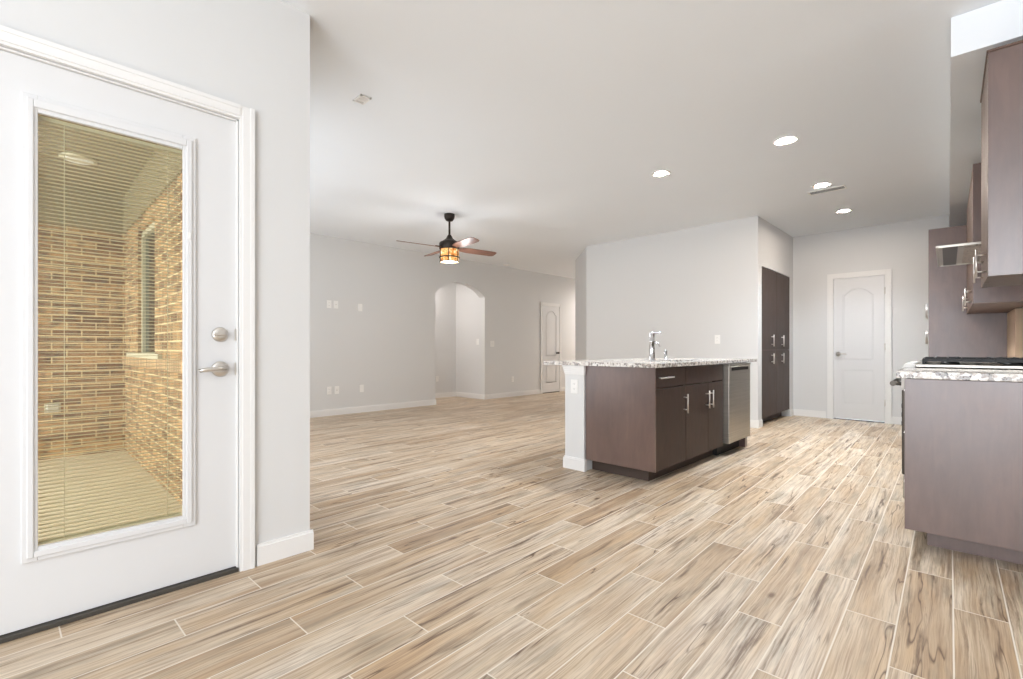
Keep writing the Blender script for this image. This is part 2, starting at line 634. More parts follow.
# the nook behind the camera: walls with window openings
w = MB()
for (a0, a1, z0, z1) in ((-2.44, -1.11, 0, CEIL), (1.81, 2.60, 0, CEIL), (-1.11, 1.81, 0, .06), (-1.11, 1.81, 2.50, CEIL)):
    w.box(a0, a1, -2.75, -2.66, z0, z1)
struct(w.build('wall_nook_south', M['wall']))
w = MB()
w.box(2.56, 2.66, -2.66, 3.14, 0, CEIL)
w.box(.40, 2.56, 3.06, 3.14, 0, CEIL)
struct(w.build('wall_nook_east', M['wall']))
w = MB().box(-7.2, -4.9, 12.05, 12.2, 0, CEIL).box(-5.1, -4.9, 8.40, 12.05, 0, CEIL)
struct(w.build('wall_entry', M['wall']))

# soffit above the wall cabinets
s_ = MB().box(-.128, .329, .145, 5.02, 2.53, CEIL - .002)
struct(kitchen_place(s_.build('trim_1', M['ceiling'])))


def baseboard(name, pts, h=.10, t=.014):
    """one mesh, runs of baseboard: each (x0,y0,x1,y1,nx,ny) with n the room side"""
    m = MB()
    for x0, y0, x1, y1, nx, ny in pts:
        for (z0, z1, tt) in ((0, h - .012, t), (h - .012, h, t * .6)):
            q = [(x0, y0), (x1, y1), (x1 + nx * tt, y1 + ny * tt), (x0 + nx * tt, y0 + ny * tt)]
            m.prism(q, z0, z1, 'z')
    return struct(m.build(name, M['trim']))


baseboard('baseboard_west', [(XW, .780, XW, YE + .014, 1, 0), (XW - .1, YE, XW, YE, 0, 1)])
baseboard('baseboard_living', [(XL, YE, XL, AY0, 1, 0), (XL - .16, AY0, XL + .014, AY0, 0, 1), (XL, AY1, XL, 8.24, 1, 0), (XL, 8.97, XL, 12, 1, 0)])
baseboard('baseboard_hall', [(-7.957, 4.43, -7.957, AY1, 1, 0), (-7.957, AY1, XL + .014, AY1, 0, -1)])
r2 = .7071
baseboard('baseboard_partition', [(-4.66, YP, -1.99, YP, 0, -1), (-1.99, YP - .014, -1.99, PY0 - .005, 1, 0), (-1.99, PY1 + .005, -1.99, YB, 1, 0), (-5.54, 7.50, -4.66, YP, -r2, -r2)])
baseboard('baseboard_north', [(-1.99, YB, -1.557, YB, 0, -1), (-.804, YB, -.30, YB, 0, -1)])
baseboard('baseboard_south', [(XL, YE, XW, YE, 0, 1)])


# ------------------------------------------------------------------ the patio outside the glass door
PX, PYB, PF = -6.35, .785, -.03
m = MB().box(-6.5, XW - .145, -4.5, .79, -.14, PF)
struct(m.build('floor_patio', M['concrete']))
m = MB().box(-6.5, XW - .145, -2.4, .79, 2.60, 2.70)
struct(m.build('ceiling_patio', M['stucco']))
m = MB().box(PX - .12, PX, -2.4, .79, PF, 2.22)
struct(m.build('wall_patio_west', M['brick_y']))
m = MB().box(PX - .12, PX + .02, -2.4, .79, 2.22, 2.60)
m.box(PX + .02, XW - .145, .75, .79, 2.22, 2.60)
struct(m.build('trim_2', M['stucco']))
m = MB()
m.box(PX, WX0, PYB - .02, .799, PF, 2.22).box(WX1, XW - .145, PYB - .02, .799, PF, 2.22)
m.box(WX0, WX1, PYB - .02, .799, PF, .865).box(WX0, WX1, PYB - .02, .799, WZ1, 2.22)
struct(m.build('wall_patio_north', M['brick_x']))
m = MB().box(PX + .001, XW - .145, PYB - .045, PYB - .018, .865, .945)
struct(m.build('trim_3', M['rowlock']))
m = MB()
for (a0, a1, z0, z1) in ((WX0, WX0 + .05, WZ0, WZ1), (WX1 - .05, WX1, WZ0, WZ1), (WX0, WX1, WZ0, WZ0 + .04), (WX0, WX1, WZ1 - .05, WZ1)):
    m.box(a0, a1, .79, .85, z0, z1)
m.box(WX0 - .45, WX1 + .30, PYB - .05, PYB - .005, .945, .985)
wf = struct(m.build('window_1', M['exterior']))
MB().box(WX0 + .05, WX1 - .05, .815, .822, WZ0 + .04, WZ1 - .05).build('window_pane', M['darkglass'], wf)
m = MB()
for k in range(40):
    z = WZ0 + .06 + k * .026
    m.box(WX0 + .055, WX1 - .055, .824, .828, z, z + .018)
m.build('window_blind', M['alu'], wf)
# weatherproof outlet cover on the patio brick
t = thing('outdoor_outlet_cover', 'grey weatherproof outlet cover on the patio brick seen through door glass', 'outlet', (PX, .22, .46))
MB().box(PX, PX + .012, .165, .28, .41, .505).build('cover_plate', M['exterior'], t, .003)
MB().box(PX + .012, PX + .03, .18, .265, .42, .495).build('flip_lid', M['nickel'], t, .004)
t = thing('patio_ceiling_light', 'flat round lamp on the patio ceiling seen through the door glass', 'ceiling light', (-5.3, .34, 2.6))
MB().lathe([(.12, 2.599), (.12, 2.585), (.10, 2.58)], (-5.3, .34, 0), 32).build('trim_ring', M['exterior'], t)
MB().lathe([(.095, 2.581), (.095, 2.577)], (-5.3, .34, 0), 32).build('lens', M['plastic'], t)


# ------------------------------------------------------------------ patio door (in wall_west)
def slab_frame(m, x0, x1, y0, y1, z0, z1, hy0, hy1, hz0, hz1):
    m.box(x0, x1, y0, hy0, z0, z1).box(x0, x1, hy1, y1, z0, z1)
    m.box(x0, x1, hy0, hy1, z0, hz0).box(x0, x1, hy0, hy1, hz1, z1)


d = bpy.data.objects.new('door_1', None); COL.objects.link(d); struct(d)
FRAME_OFF['door_1'] = (0, 0, 0, 0)
m = MB()
DX = XW - .012                       # slab face a little back from the wall plane
slab_frame(m, DX - .045, DX, DY0 + .012, DY1 - .006, .022, 2.077, .03, .512, .285, 1.915)
m.build('door_slab', M['doorpaint'], d)
m = MB()                            # raised glazing frame, stepped
slab_frame(m, DX - .005, DX + .012, .004, .537, .257, 1.948, .047, .4895, .308, 1.886)
slab_frame(m, DX + .010, DX + .019, .018, .522, .273, 1.932, .036, .502, .295, 1.902)
m.build('glazing_frame', M['doorpaint'], d, .003)
MB().box(DX - .008, DX - .005, .045, .492, .305, 1.888).build('glass_pane', M['glass'], d)
MB().box(DX - .040, DX - .037, .045, .492, .305, 1.888).build('outer_glass_pane', M['glass'], d)
m = MB()                            # enclosed blind: 108 slats, two ladder cords, head rail
for k in range(108):
    z = .318 + k * .01445
    m.box(DX - .030, DX - .0170, .050, .487, z, z + .0022)
m.build('blind_slats', M['alu'], d)
m = MB()
for y in (.118, .440):
    m.box(DX - .0165, DX - .0155, y - .0012, y + .0012, .31, 1.884)
m.box(DX - .031, DX - .014, .047, .4895, 1.872, 1.886)
m.box(DX - .031, DX - .014, .047, .4895, .307, .314)
m.build('blind_cords_and_rails', M['alu'], d)
m = MB().box(DX + .006, DX + .014, .507, .513, .80, 1.62)
m.box(DX + .013, DX + .022, .503, .517, 1.50, 1.53)
m.build('blind_slider', M['trim'], d)
# threshold
MB().box(XW - .10, XW + .010, DY0, DY1, 0, .018).build('threshold', M['shadowgap'], d, .003)


def rosette_x(m, x, y, z, r, sgn=1):
    m.lathe([(r, 0), (r, .006), (r * .82, .011), (r * .5, .013)], (x, y, z), 28, 'x') if sgn > 0 else \
        m.lathe([(r, 0), (r, -.006), (r * .82, -.011), (r * .5, -.013)], (x, y, z), 28, 'x')


m = MB(); rosette_x(m, DX, .632, 1.092, .033)
m.lathe([(.017, .010), (.016, .022)], (DX, .632, 1.092), 20, 'x')
db = m.build('deadbolt', M['nickel'], d)
MB().box(DX + .020, DX + .034, .600, .652, 1.086, 1.098).build('thumb_turn', M['nickel'], db, .003)
m = MB(); rosette_x(m, DX, .632, .936, .035)
m.lathe([(.014, .010), (.0125, .045)], (DX, .632, .936), 18, 'x')
lv = m.build('door_handle', M['nickel'], d)
MB().tube([(DX + .044, .645, .936), (DX + .047, .60, .937), (DX + .047, .56, .935), (DX + .044, .542, .931)], [.011, .0105, .0095, .008], 12).build('lever', M['nickel'], lv)
m = MB()
for z in (1.092, .936):
    m.box(DX - .02, DX + .003, DY1 - .0125, DY1 - .001, z - .028, z + .028)
m.build('strike_plates', M['nickel'], d)
# jamb and casing
m = MB()
m.box(XW - .14, XW, DY1 - .006, DY1 + .002, 0, DZ).box(XW - .14, XW, DY0 - .002, DY0 + .006, 0, DZ).box(XW - .14, XW, DY0, DY1, DZ - .006, DZ + .002)
m.box(XW - .075, XW - .059, DY0, DY1, DZ - .02, DZ)
CW = .060
for (a0, a1, tk) in ((0, CW, .014), (CW * .18, CW * .92, .019), (CW * .72, CW, .022)):
    m.box(XW, XW + tk, DY1 + .004 + a0, DY1 + .004 + a1, 0, DZ + .004 + a1)
    m.box(XW, XW + tk, DY0 - .004 - a1, DY0 - .004 - a0, 0, DZ + .004 + a1)
    m.box(XW, XW + tk, DY0 - .004, DY1 + .004, DZ + .004 + a0, DZ + .004 + a1)
struct(m.build('trim_4', M['trim']))


# ------------------------------------------------------------------ two-panel interior doors
def panel_door(name, P, w0, w1, zt, front, knob, hinge_side, swing):
    """P maps (a along the wall, b out of the wall, z) -> world; w0<w1 slab edges"""
    dd_ = bpy.data.objects.new(name, None); COL.objects.link(dd_); struct(dd_)
    FRAME_OFF[dd_.name] = (0, 0, 0, 0)

    def bx(m, a0, a1, b0, b1, z0, z1):
        p, q = P(a0, b0, z0), P(a1, b1, z1)
        m.box(p[0], q[0], p[1], q[1], p[2], q[2])

    def poly(m, pts, b0, b1):
        n = len(pts)
        vs = [P(a, b0, z) for a, z in pts] + [P(a, b1, z) for a, z in pts]
        m.add(vs, [tuple(range(n)), tuple(range(n, 2 * n))] + [(i, (i + 1) % n, n + (i + 1) % n, n + i) for i in range(n)])
    W = w1 - w0
    st = W * .19
    m = MB()
    bx(m, w0, w1, -.040, -.008, .02, zt)                       # core
    bx(m, w0, w0 + st, -.008, 0, .02, zt)
    bx(m, w1 - st, w1, -.008, 0, .02, zt)
    bx(m, w0 + st, w1 - st, -.008, 0, .02, .235)
    bx(m, w0 + st, w1 - st, -.008, 0, .73, .86)
    a0, a1 = w0 + st, w1 - st
    N = 32

    def crown(a):
        s = 2 * (a - a0) / (a1 - a0) - 1
        return 1.80 + .088 * max(0, 1 - (abs(s) / .82) ** 2) ** .8
    for k in range(N):
        p0, p1 = a0 + (a1 - a0) * k / N, a0 + (a1 - a0) * (k + 1) / N
        poly(m, [(p0, crown(p0)), (p1, crown(p1)), (p1, zt), (p0, zt)], -.008, 0)
    m.build('door_slab', M['doorpaint'], dd_)
    m = MB()                                                     # raised fields
    g = .015
    bx(m, a0 + g, a1 - g, -.008, -.001, .235 + g, .73 - g)
    pts = [(a0 + g, .86 + g), (a1 - g, .86 + g)]
    for k in range(N + 1):
        a = a1 - g - (a1 - a0 - 2 * g) * k / N
        pts.append((a, crown(a) - g))
    poly(m, pts, -.008, -.001)
    m.build('raised_panel', M['doorpaint'], dd_, .004, 1)
    # casing + jamb
    m = MB()
    cw = .062
    o0, o1, zo = w0 - .014, w1 + .014, zt + .014
    for (c0, c1, tk) in ((0, cw, .012), (cw * .25, cw * .9, .016), (cw * .75, cw, .019)):
        bx(m, o0 - c1, o0 - c0, -.0078, -.0078 + tk, 0, zo + c1)
        bx(m, o1 + c0, o1 + c1, -.0078, -.0078 + tk, 0, zo + c1)
        bx(m, o0, o1, -.0078, -.0078 + tk, zo + c0, zo + c1)
    bx(m, o0 - .004, w0 - .003, -.10, .010, 0, zo)
    bx(m, w1 + .003, o1 + .004, -.10, .010, 0, zo)
    bx(m, o0, o1, -.10, .010, zt + .003, zo)
    m.build('door_casing', M['trim'], dd_)
    m = MB(); bx(m, w0 - .003, w1 + .003, -.09, -.004, 0, .010)
    m.build('door_sill', M['black'], dd_)
    return dd_, bx


# kitchen back door
d3, bx = panel_door('door_2', lambda a, b, z: (a, YB - .008 - b, z), -1.462, -.872, 2.035, 0, 'lever', 1, 0)
m = MB()
m.lathe([(.032, 0), (.032, -.006), (.016, -.011), (.012, -.045)], (-1.405, YB - .008, .948), 20, 'y')
h = m.build('door_handle', M['nickel'], d3)
MB().tube([(-1.412, YB - .055, .948), (-1.36, YB - .056, .949), (-1.30, YB - .052, .944)], [.010, .009, .007], 10).build('lever', M['nickel'], h)
m = MB()
for z in (.28, 1.05, 1.82):
    m.lathe([(.007, z - .045), (.007, z + .045)], (-.868, YB - .014, 0), 10)
m.build('hinges', M['nickel'], d3)
# far living room door
d4, bx = panel_door('door_3', lambda a, b, z: (XL + .008 + b, a, z), 8.275, 8.885, 2.00, 0, 'knob', 0, 0)
m = MB()
m.lathe([(.028, 0), (.028, .005), (.012, .010), (.012, .035), (.027, .045), (.027, .06), (.014, .07)], (XL + .008, 8.80, .92), 18, 'x')
m.build('door_knob', M['black'], d4)


# ------------------------------------------------------------------ switches and outlets
def wall_plate(kind, label, cat, P, a, z, group=None, w=.072, h=.118, gangs=1, cable=False):
    """P maps (along wall, out of wall, z) to world"""
    c = P(a, 0, z)
    t = thing(kind, label, cat, c, group)

    def bx(m, a0, a1, b0, b1, z0, z1):
        p, q = P(a0, b0, z0), P(a1, b1, z1)
        m.box(p[0], q[0], p[1], q[1], p[2], q[2])
    m = MB(); bx(m, a - w / 2, a + w / 2, 0, .006, z - h / 2, z + h / 2)
    m.build('cover_plate', M['plastic'], t, .002)
    for g in range(gangs):
        ga = a + (g - (gangs - 1) / 2) * .046
        if 'outlet' in kind:
            for s in (-1, 1):
                m = MB(); bx(m, ga - .016, ga + .016, .006, .009, z + s * .021 - .014, z + s * .021 + .014)
                r = m.build('receptacle', M['plastic'], t, .003)
                m = MB()
                bx(m, ga - .008, ga - .006, .009, .0095, z + s * .021 - .004, z + s * .021 + .005)
                bx(m, ga + .006, ga + .008, .009, .0095, z + s * .021 - .004, z + s * .021 + .005)
                m.build('slots', M['black'], r)
        elif 'switch' in kind:
            m = MB(); bx(m, ga - .016, ga + .016, .006, .011, z - .033, z + .033)
            m.build('rocker', M['plastic'], t, .002)
        elif 'cable' in kind:
            p = P(ga, .006, z)
            ax = 'x' if abs(P(0, 1, 0)[0] - P(0, 0, 0)[0]) > .5 else 'y'
            m = MB(); m.lathe([(.0075, 0), (.006, .012 if ax == 'x' else -.012)], p, 12, ax)
            m.build('jack', M['nickel'], t)
    return t


PL = lambda a, b, z: (XL + b, a, z)
wall_plate('wall_outlet', 'upper white outlet left of its twin high on the living room wall', 'outlet', PL, 3.277, 1.70)
wall_plate('cable_plate', 'upper white plate with jack right beside the high outlet on the living wall', 'wall plate', PL, 3.385, 1.70, gangs=1)
wall_plate('wall_switch', 'single white plate standing alone high on the living room wall, right of the pair', 'switch', PL, 3.79, 1.68)
wall_plate('wall_outlet', 'low white outlet with dark slots, leftmost above the living room baseboard', 'outlet', PL, 3.277, .385)
wall_plate('cable_plate', 'low white jack plate immediately right of the leftmost low outlet', 'wall plate', PL, 3.40, .385, gangs=1)
wall_plate('blank_wall_plate', 'low blank white plate standing alone, left of the arched opening', 'wall plate', PL, 3.815, .385)
wall_plate('wall_switch', 'double white light switch right of the arched opening', 'switch', PL, 6.698, 1.12, w=.118, gangs=2)
wall_plate('wall_outlet', 'low white outlet between the arched opening and the far door', 'outlet', PL, 7.30, .37)
wall_plate('wall_outlet', 'low white outlet seen inside the arched opening', 'outlet', lambda a, b, z: (-7.957 + b, a, z), 6.003, .40)
wall_plate('wall_switch', 'white light switch on the end wall inside the arched opening', 'switch', lambda a, b, z: (a, AY1 - b, z), -7.25, 1.16)
wall_plate('wall_outlet', 'white outlet on the wall behind the kitchen island', 'outlet', lambda a, b, z: (a, YP - b, z), -2.503, 1.15)

# ------------------------------------------------------------------ kitchen island
IX0, IX1 = -2.331, -1.705         # cabinet box, back to front
IY0, IYS, IY1, IYD, IYE = 3.305, 3.832, 4.652, 5.255, 5.32
TOP, CT = .885, .915
# knee wall with its end column
m = MB().box(-2.535, -2.337, 3.285, 5.46, 0, .874)
kw = struct(m.build('wall_island', M['wall']))
m = MB()
for (z0, z1, t_) in ((0, .09, .014), (.09, .102, .008)):
    m.box(-2.535 - t_, -2.337 + t_, 3.285 - t_, 3.285, z0, z1)
    m.box(-2.337, -2.337 + t_, 3.285, 3.303, z0, z1)
    m.box(-2.535 - t_, -2.535, 3.285, 5.46, z0, z1)
    m.box(-2.535 - t_, -2.337 + t_, 5.46, 5.46 + t_, z0, z1)
struct(m.build('baseboard_island', M['trim']))
m = MB()                                                       # crown under the stone
for (z0, z1, t_) in ((.806, .816, .004), (.816, .832, .007), (.832, .848, .010), (.848, .866, .014), (.866, .8835, .018)):
    m.box(-2.535 - t_, -2.337 + min(t_, .010), 3.285 - t_, 3.303, z0, z1)
    m.box(-2.535 - t_, -2.535, 3.303, 5.50, z0, z1)
struct(m.build('trim_5', M['trim'], None, .002, 1))
wall_plate('wall_outlet', 'white outlet on the end column of the kitchen island', 'outlet', lambda a, b, z: (a, 3.285 - b, z), -2.435, .705)


def bar_handle(parent, P, a, z0, z1, vertical=True, r=.006, stand=.034, name='handle'):
    """bar pull; P maps (along, out, z)"""
    m = MB()
    if vertical:
        m.tube([P(a, stand, z0), P(a, stand, z1)], r, 10)
        for z in (z0 + .028, z1 - .028):
            m.tube([P(a, 0, z), P(a, stand, z)], r * .8, 8)
    else:
        m.tube([P(z0, stand, a), P(z1, stand, a)], r, 10)
        for z in (z0 + .028, z1 - .028):
            m.tube([P(z, 0, a), P(z, stand, a)], r * .8, 8)
    return m.build(name, M['pull'], parent)


FX = IX1 + .002                       # door faces stand 18 mm proud of this


def PI_(a, b, z):
    return (IX1 + b, a, z)


bc = thing('base_cabinet', 'dark brown island cabinet with one drawer over one door, next to the end panel', 'cabinet', (-2.0, 3.57, 0))
m = MB().box(IX0, IX1 - .022, IY0, IYS - .001, .105, TOP - .001)
m.build('cabinet_box', M['cab_side'], bc)
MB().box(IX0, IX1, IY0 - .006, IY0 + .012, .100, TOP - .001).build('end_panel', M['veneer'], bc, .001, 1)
m = MB().box(IX0 + .004, IX1 - .10, IY0 + .085, IYS - .001, 0, .105)
m.build('toe_kick', M['toekick'], bc)
o = MB().box(IX1 - .020, IX1, IY0 + .014, IYS - .004, .728, TOP - .006).build('drawer', M['cabinet'], bc, .0015, 1)
bar_handle(o, PI_, .805, 3.335, 3.545, False)
o = MB().box(IX1 - .020, IX1, IY0 + .014, IYS - .004, .103, .720).build('door', M['cabinet'], bc, .0015, 1)
bar_handle(o, PI_, 3.795, .50, .655)

sb = thing('sink_cabinet', 'dark brown island cabinet with two doors under a long false drawer front', 'cabinet', (-2.0, 4.24, 0))
MB().box(IX0, IX1 - .022, IYS + .001, IY1 - .001, .105, .68).build('cabinet_box', M['cab_side'], sb)
MB().box(IX0 + .004, IX1 - .10, IYS + .001, IY1 - .001, 0, .105).build('toe_kick', M['toekick'], sb)
MB().box(IX1 - .020, IX1, IYS + .004, IY1 - .004, .728, TOP - .006).build('false_drawer_front', M['cabinet'], sb, .0015, 1)
ym = 4.292
o = MB().box(IX1 - .020, IX1, IYS + .004, ym - .0025, .103, .720).build('door', M['cabinet'], sb, .0015, 1)
bar_handle(o, PI_, ym - .052, .50, .655)
o = MB().box(IX1 - .020, IX1, ym + .0025, IY1 - .004, .103, .720).build('door', M['cabinet'], sb, .0015, 1)
bar_handle(o, PI_, ym + .035, .50, .655)

dw = thing('dishwasher', 'stainless steel dishwasher at the far end of the island', 'dishwasher', (-2.0, 4.95, 0))
MB().box(IX0, IX1 - .01, IY1 + .003, IYD - .003, .10, .868).build('tub', M['black'], dw)
MB().box(IX1 - .008, IX1 + .052, IY1 + .004, IYD - .004, .125, .862).build('door', M['steel'], dw, .004)
m = MB().box(IX1 - .008, IX1 + .056, IY1 + .004, IYD - .004, .864, .880)
m.build('control_strip', M['steel'], dw, .002)
MB().box(IX1 + .050, IX1 + .0535, IY1 + .07, IYD - .07, .815, .848).build('pocket_handle', M['black'], dw)
MB().tube([(IX1 + .062, IY1 + .05, .853), (IX1 + .062, IYD - .05, .853)], .006, 10).build('handle_lip', M['steel'], dw)
MB().box(IX0 + .1, IX1 - .06, IY1 + .004, IYD - .004, 0, .10).build('kick_plate', M['black'], dw)
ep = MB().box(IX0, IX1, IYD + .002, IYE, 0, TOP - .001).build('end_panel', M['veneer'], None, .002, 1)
tag(ep, 'dark brown upright panel closing the island beyond the dishwasher', 'panel')

# worktop with sink cut-out
m = MB()
CX0, CX1, CY0, CY1 = -2.760, -1.672, 3.258, 5.53
SX0, SX1, SY0, SY1 = -2.16, -1.80, 3.90, 4.58
m.box(CX0, SX0, CY0, CY1, TOP, CT).box(SX1, CX1, CY0, CY1, TOP, CT)
m.box(SX0, SX1, CY0, SY0, TOP, CT).box(SX0, SX1, SY1, CY1, TOP, CT)
ct = m.build('island_countertop', M['granite'])
tag(ct, 'speckled white granite worktop on the kitchen island', 'countertop')
m = MB()
q = .012
m.box(SX0 - q, SX1 + q, SY0 - q, SY1 + q, .700, .708)
m.box(SX0 - q, SX0, SY0 - q, SY1 + q, .708, TOP - .001).box(SX1, SX1 + q, SY0 - q, SY1 + q, .708, TOP - .001)
m.box(SX0, SX1, SY0 - q, SY0, .708, TOP - .001).box(SX0, SX1, SY1, SY1 + q, .708, TOP - .001)
sk = m.build('kitchen_sink', M['steel'], None)
tag(sk, 'undermount stainless sink in the island worktop below the faucet', 'sink')
MB().lathe([(.04, .708), (.04, .711), (.02, .711)], ((SX0 + SX1) / 2, 4.24, 0), 20).build('drain', M['chrome'], sk)

fa = thing('kitchen_faucet', 'tall chrome single-lever faucet on the island worktop', 'faucet', (-2.24, 4.275, CT))
fx, fy = -2.24, 4.275
MB().lathe([(.034, CT), (.034, CT + .006), (.028, CT + .012), (.026, CT + .175), (.028, CT + .177), (.028, CT + .185), (.026, CT + .187),
            (.026, CT + .262), (.022, CT + .272)], (fx, fy, 0), 24).build('body', M['chrome'], fa)
MB().tube([(fx, fy, CT + .262), (fx + .04, fy - .004, CT + .266), (fx + .085, fy - .01, CT + .264), (fx + .098, fy - .012, CT + .254)], [.014, .013, .012, .011], 12).build('spout', M['chrome'], fa)
MB().tube([(fx + .018, fy + .012, CT + .17), (fx + .045, fy + .03, CT + .165), (fx + .06, fy + .04, CT + .13)], [.012, .008, .006], 10).build('lever', M['chrome'], fa)
so = thing('soap_dispenser', 'short chrome cap standing right of the faucet', 'soap dispenser', (-2.24, 4.56, CT))
MB().lathe([(.022, CT), (.022, CT + .004), (.0165, CT + .007), (.0165, CT + .088), (.014, CT + .094)], (-2.24, 4.56, 0), 20).build('cap', M['chrome'], so)
MB().lathe([(.024, CT), (.024, CT + .004), (.018, CT + .006)], (-2.24, 4.56, 0), 20).build('collar', M['chrome'], so)

# ------------------------------------------------------------------ pantry cabinet in its recess
pc = thing('pantry_cabinet', 'tall dark built-in pantry cabinet with four doors left of the white door', 'cabinet', (-2.28, 7.43, 0))
MB().box(-2.585, -2.012, PY0 + .006, PY1 - .006, .105, PZ - .006).build('cabinet_box', M['cab_side'], pc)
MB().box(-2.585, -2.10, PY0 + .006, PY1 - .006, 0, .105).build('toe_kick', M['toekick'], pc)


def PP(a, b, z):
    return (-1.992 + b, a, z)


for (y0, y1, hy) in ((PY0 + .008, 7.427, 7.19), (7.430, PY1 - .008, 7.665)):
    for (z0, z1, h0, h1) in ((.108, 1.003, .815, .960), (1.008, PZ - .008, 1.055, 1.215)):
        o = MB().box(-2.011, -1.992, y0, y1, z0, z1).build('door', M['cabinet'], pc, .0015, 1)
        bar_handle(o, PP, hy, h0, h1, True, .008)

# ------------------------------------------------------------------ east run (kitchen frame u = out of the wall, v = along it)


def PK(a, b, z):                    # along v, out of the run (towards -u)
    return (BU - b, a, z)


BU = -.305
WU = .328
c1 = thing('base_cabinet', 'dark stained base cabinet with bare side panel in the right foreground', 'cabinet', (0, .3, 0), kitchen=True)
MB().box(BU + .022, WU, .012, .595, .105, .872).build('cabinet_box', M['cab_side'], c1)
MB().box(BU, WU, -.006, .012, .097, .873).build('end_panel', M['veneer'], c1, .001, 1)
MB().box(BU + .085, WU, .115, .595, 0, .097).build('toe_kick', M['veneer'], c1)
for (z0, z1) in ((.100, .400), (.404, .640), (.644, .868)):
    o = MB().box(BU, BU + .020, .015, .592, z0, z1).build('drawer', M['cabinet'], c1, .0015, 1)
    bar_handle(o, lambda a, b, z: (BU - b, a, z), (z0 + z1) / 2 + .04, .23, .38, False, r=.004, stand=.012)

ra = thing('gas_range', 'stainless steel gas range with black grates beyond the foreground cabinet', 'range', (0, .98, 0), kitchen=True)
RV0, RV1 = .602, 1.362
MB().box(-.290, WU - .01, RV0, RV1, .09, .895).build('body', M['black'], ra)
MB().box(-.24, .25, RV0 + .01, RV1 - .01, 0, .09).build('kick_plate', M['black'], ra)
od = MB().box(-.350, -.292, RV0 + .003, RV1 - .003, .25, .775).build('oven_door', M['nickel_dark'], ra, .006)
MB().box(-.3535, -.349, RV0 + .10, RV1 - .10, .38, .68).build('oven_window', M['black'], od)
m = MB().tube([(-.396, RV0 + .05, .808), (-.396, RV1 - .05, .808)], .016, 14)
for v_ in (RV0 + .075, RV1 - .075):
    m.tube([(-.350, v_, .806), (-.398, v_, .808)], .012, 10)
m.build('oven_handle', M['nickel_dark'], od)
for k in range(3):
    MB().box(-.3525, -.349, RV0 + .02, RV0 + .06, .55 + k * .055, .575 + k * .055).build('vent_slot', M['black'], od)
MB().box(-.345, -.292, RV0 + .003, RV1 - .003, .10, .243).build('storage_drawer', M['steel'], ra, .006)
m = MB().prism([(-.352, .780), (-.285, .780), (-.285, .936), (-.335, .936), (-.352, .90)], RV0 + .002, RV1 - .002, 'y')
m.build('control_panel', M['plastic'], ra, .003)  # white instead of steel: blown-out glare put into the colour
for k in range(5):
    kv = RV0 + .10 + k * .14
    MB().lathe([(.021, 0), (.019, -.026)], (-.353, kv, .86), 16, 'x').build('burner_knob', M['steel'], ra)
MB().box(-.284, .315, RV0 - .008, RV1 + .008, .916, .933).build('cooktop', M['steel'], ra, .003)
for gi in range(3):
    g0 = RV0 + .02 + gi * .243
    g1 = g0 + .234
    m = MB()
    m.box(-.255, -.243, g0, g1, .950, .966).box(.27, .282, g0, g1, .950, .966)
    m.box(-.255, .282, g0, g0 + .012, .950, .966).box(-.255, .282, g1 - .012, g1, .950, .966)
    m.box(-.02, .0, g0, g1, .950, .966)
    m.box(-.255, .282, (g0 + g1) / 2 - .005, (g0 + g1) / 2 + .005, .952, .970)
    for uu in (-.20, -.14, -.08, .06, .12, .18, .24):
        m.box(uu - .004, uu + .004, g0, g1, .955, .972)
    for uu in (-.249, .276):
        for vv in (g0 + .006, g1 - .006):
            m.box(uu - .006, uu + .006, vv - .006, vv + .006, .933, .950)
    m.build('grate', M['iron'], ra)
    for uu in (-.13, .14):
        MB().lathe([(.045, .933), (.045, .940), (.034, .946), (.034, .950)], (uu, (g0 + g1) / 2, 0), 20).build('burner', M['iron'], ra)

c2 = thing('base_cabinet', 'dark base cabinet run beyond the gas range', 'cabinet', (0, 2.4, 0), kitchen=True)
MB().box(BU + .022, WU, 1.375, 3.44, .105, .872).build('cabinet_box', M['cab_side'], c2)
MB().box(BU + .085, WU, 1.375, 3.44, 0, .105).build('toe_kick', M['toekick'], c2)
for k in range(4):
    v0 = 1.378 + k * .515
    o = MB().box(BU, BU + .02, v0, v0 + .51, .108, .868).build('door', M['cabinet'], c2, .0015, 1)
    bar_handle(o, lambda a, b, z: (BU - b, a, z), v0 + (.46 if k % 2 == 0 else .05), .66, .81, stand=.02)

for (v0, v1, lab) in ((-.03, .600, 'speckled granite worktop strip on the right foreground cabinet'), (1.372, 3.445, 'speckled granite worktop beyond the gas range')):
    o = kitchen_place(MB().box(BU - .034, WU, v0, v1, .875, .912).build('kitchen_countertop', M['granite'], None, .003))
    tag(o, lab, 'countertop')

# wall cabinets
u1 = thing('wall_cabinet', 'tall dark wall cabinet nearest the camera at the upper right', 'cabinet', (.16, .3, 1.37), kitchen=True)
MB().box(.020, WU, .002, .600, 1.374, 2.425).build('cabinet_box', M['cab_side'], u1)
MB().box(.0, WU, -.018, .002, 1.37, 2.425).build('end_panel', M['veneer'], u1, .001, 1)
MB().box(-.005, WU, -.023, .604, 2.425, 2.437).build('top_moulding', M['cab_side'], u1, .002, 1)
for k, (v0, v1) in enumerate(((.003, .299), (.303, .600))):
    o = MB().box(0, .0195, v0, v1, 1.371, 2.424).build('door', M['cab_side'], u1, .0015, 1)
    bar_handle(o, lambda a, b, z: (-b, a, z), .155 if k == 0 else .42, 1.385, 1.525, r=.0045)
u2 = thing('wall_cabinet', 'dark wall cabinet farther along beyond the range hood', 'cabinet', (.16, 2.6, 1.37), kitchen=True)
MB().box(.020, WU, 1.862, 3.44, 1.374, 2.425).build('cabinet_box', M['cab_side'], u2)
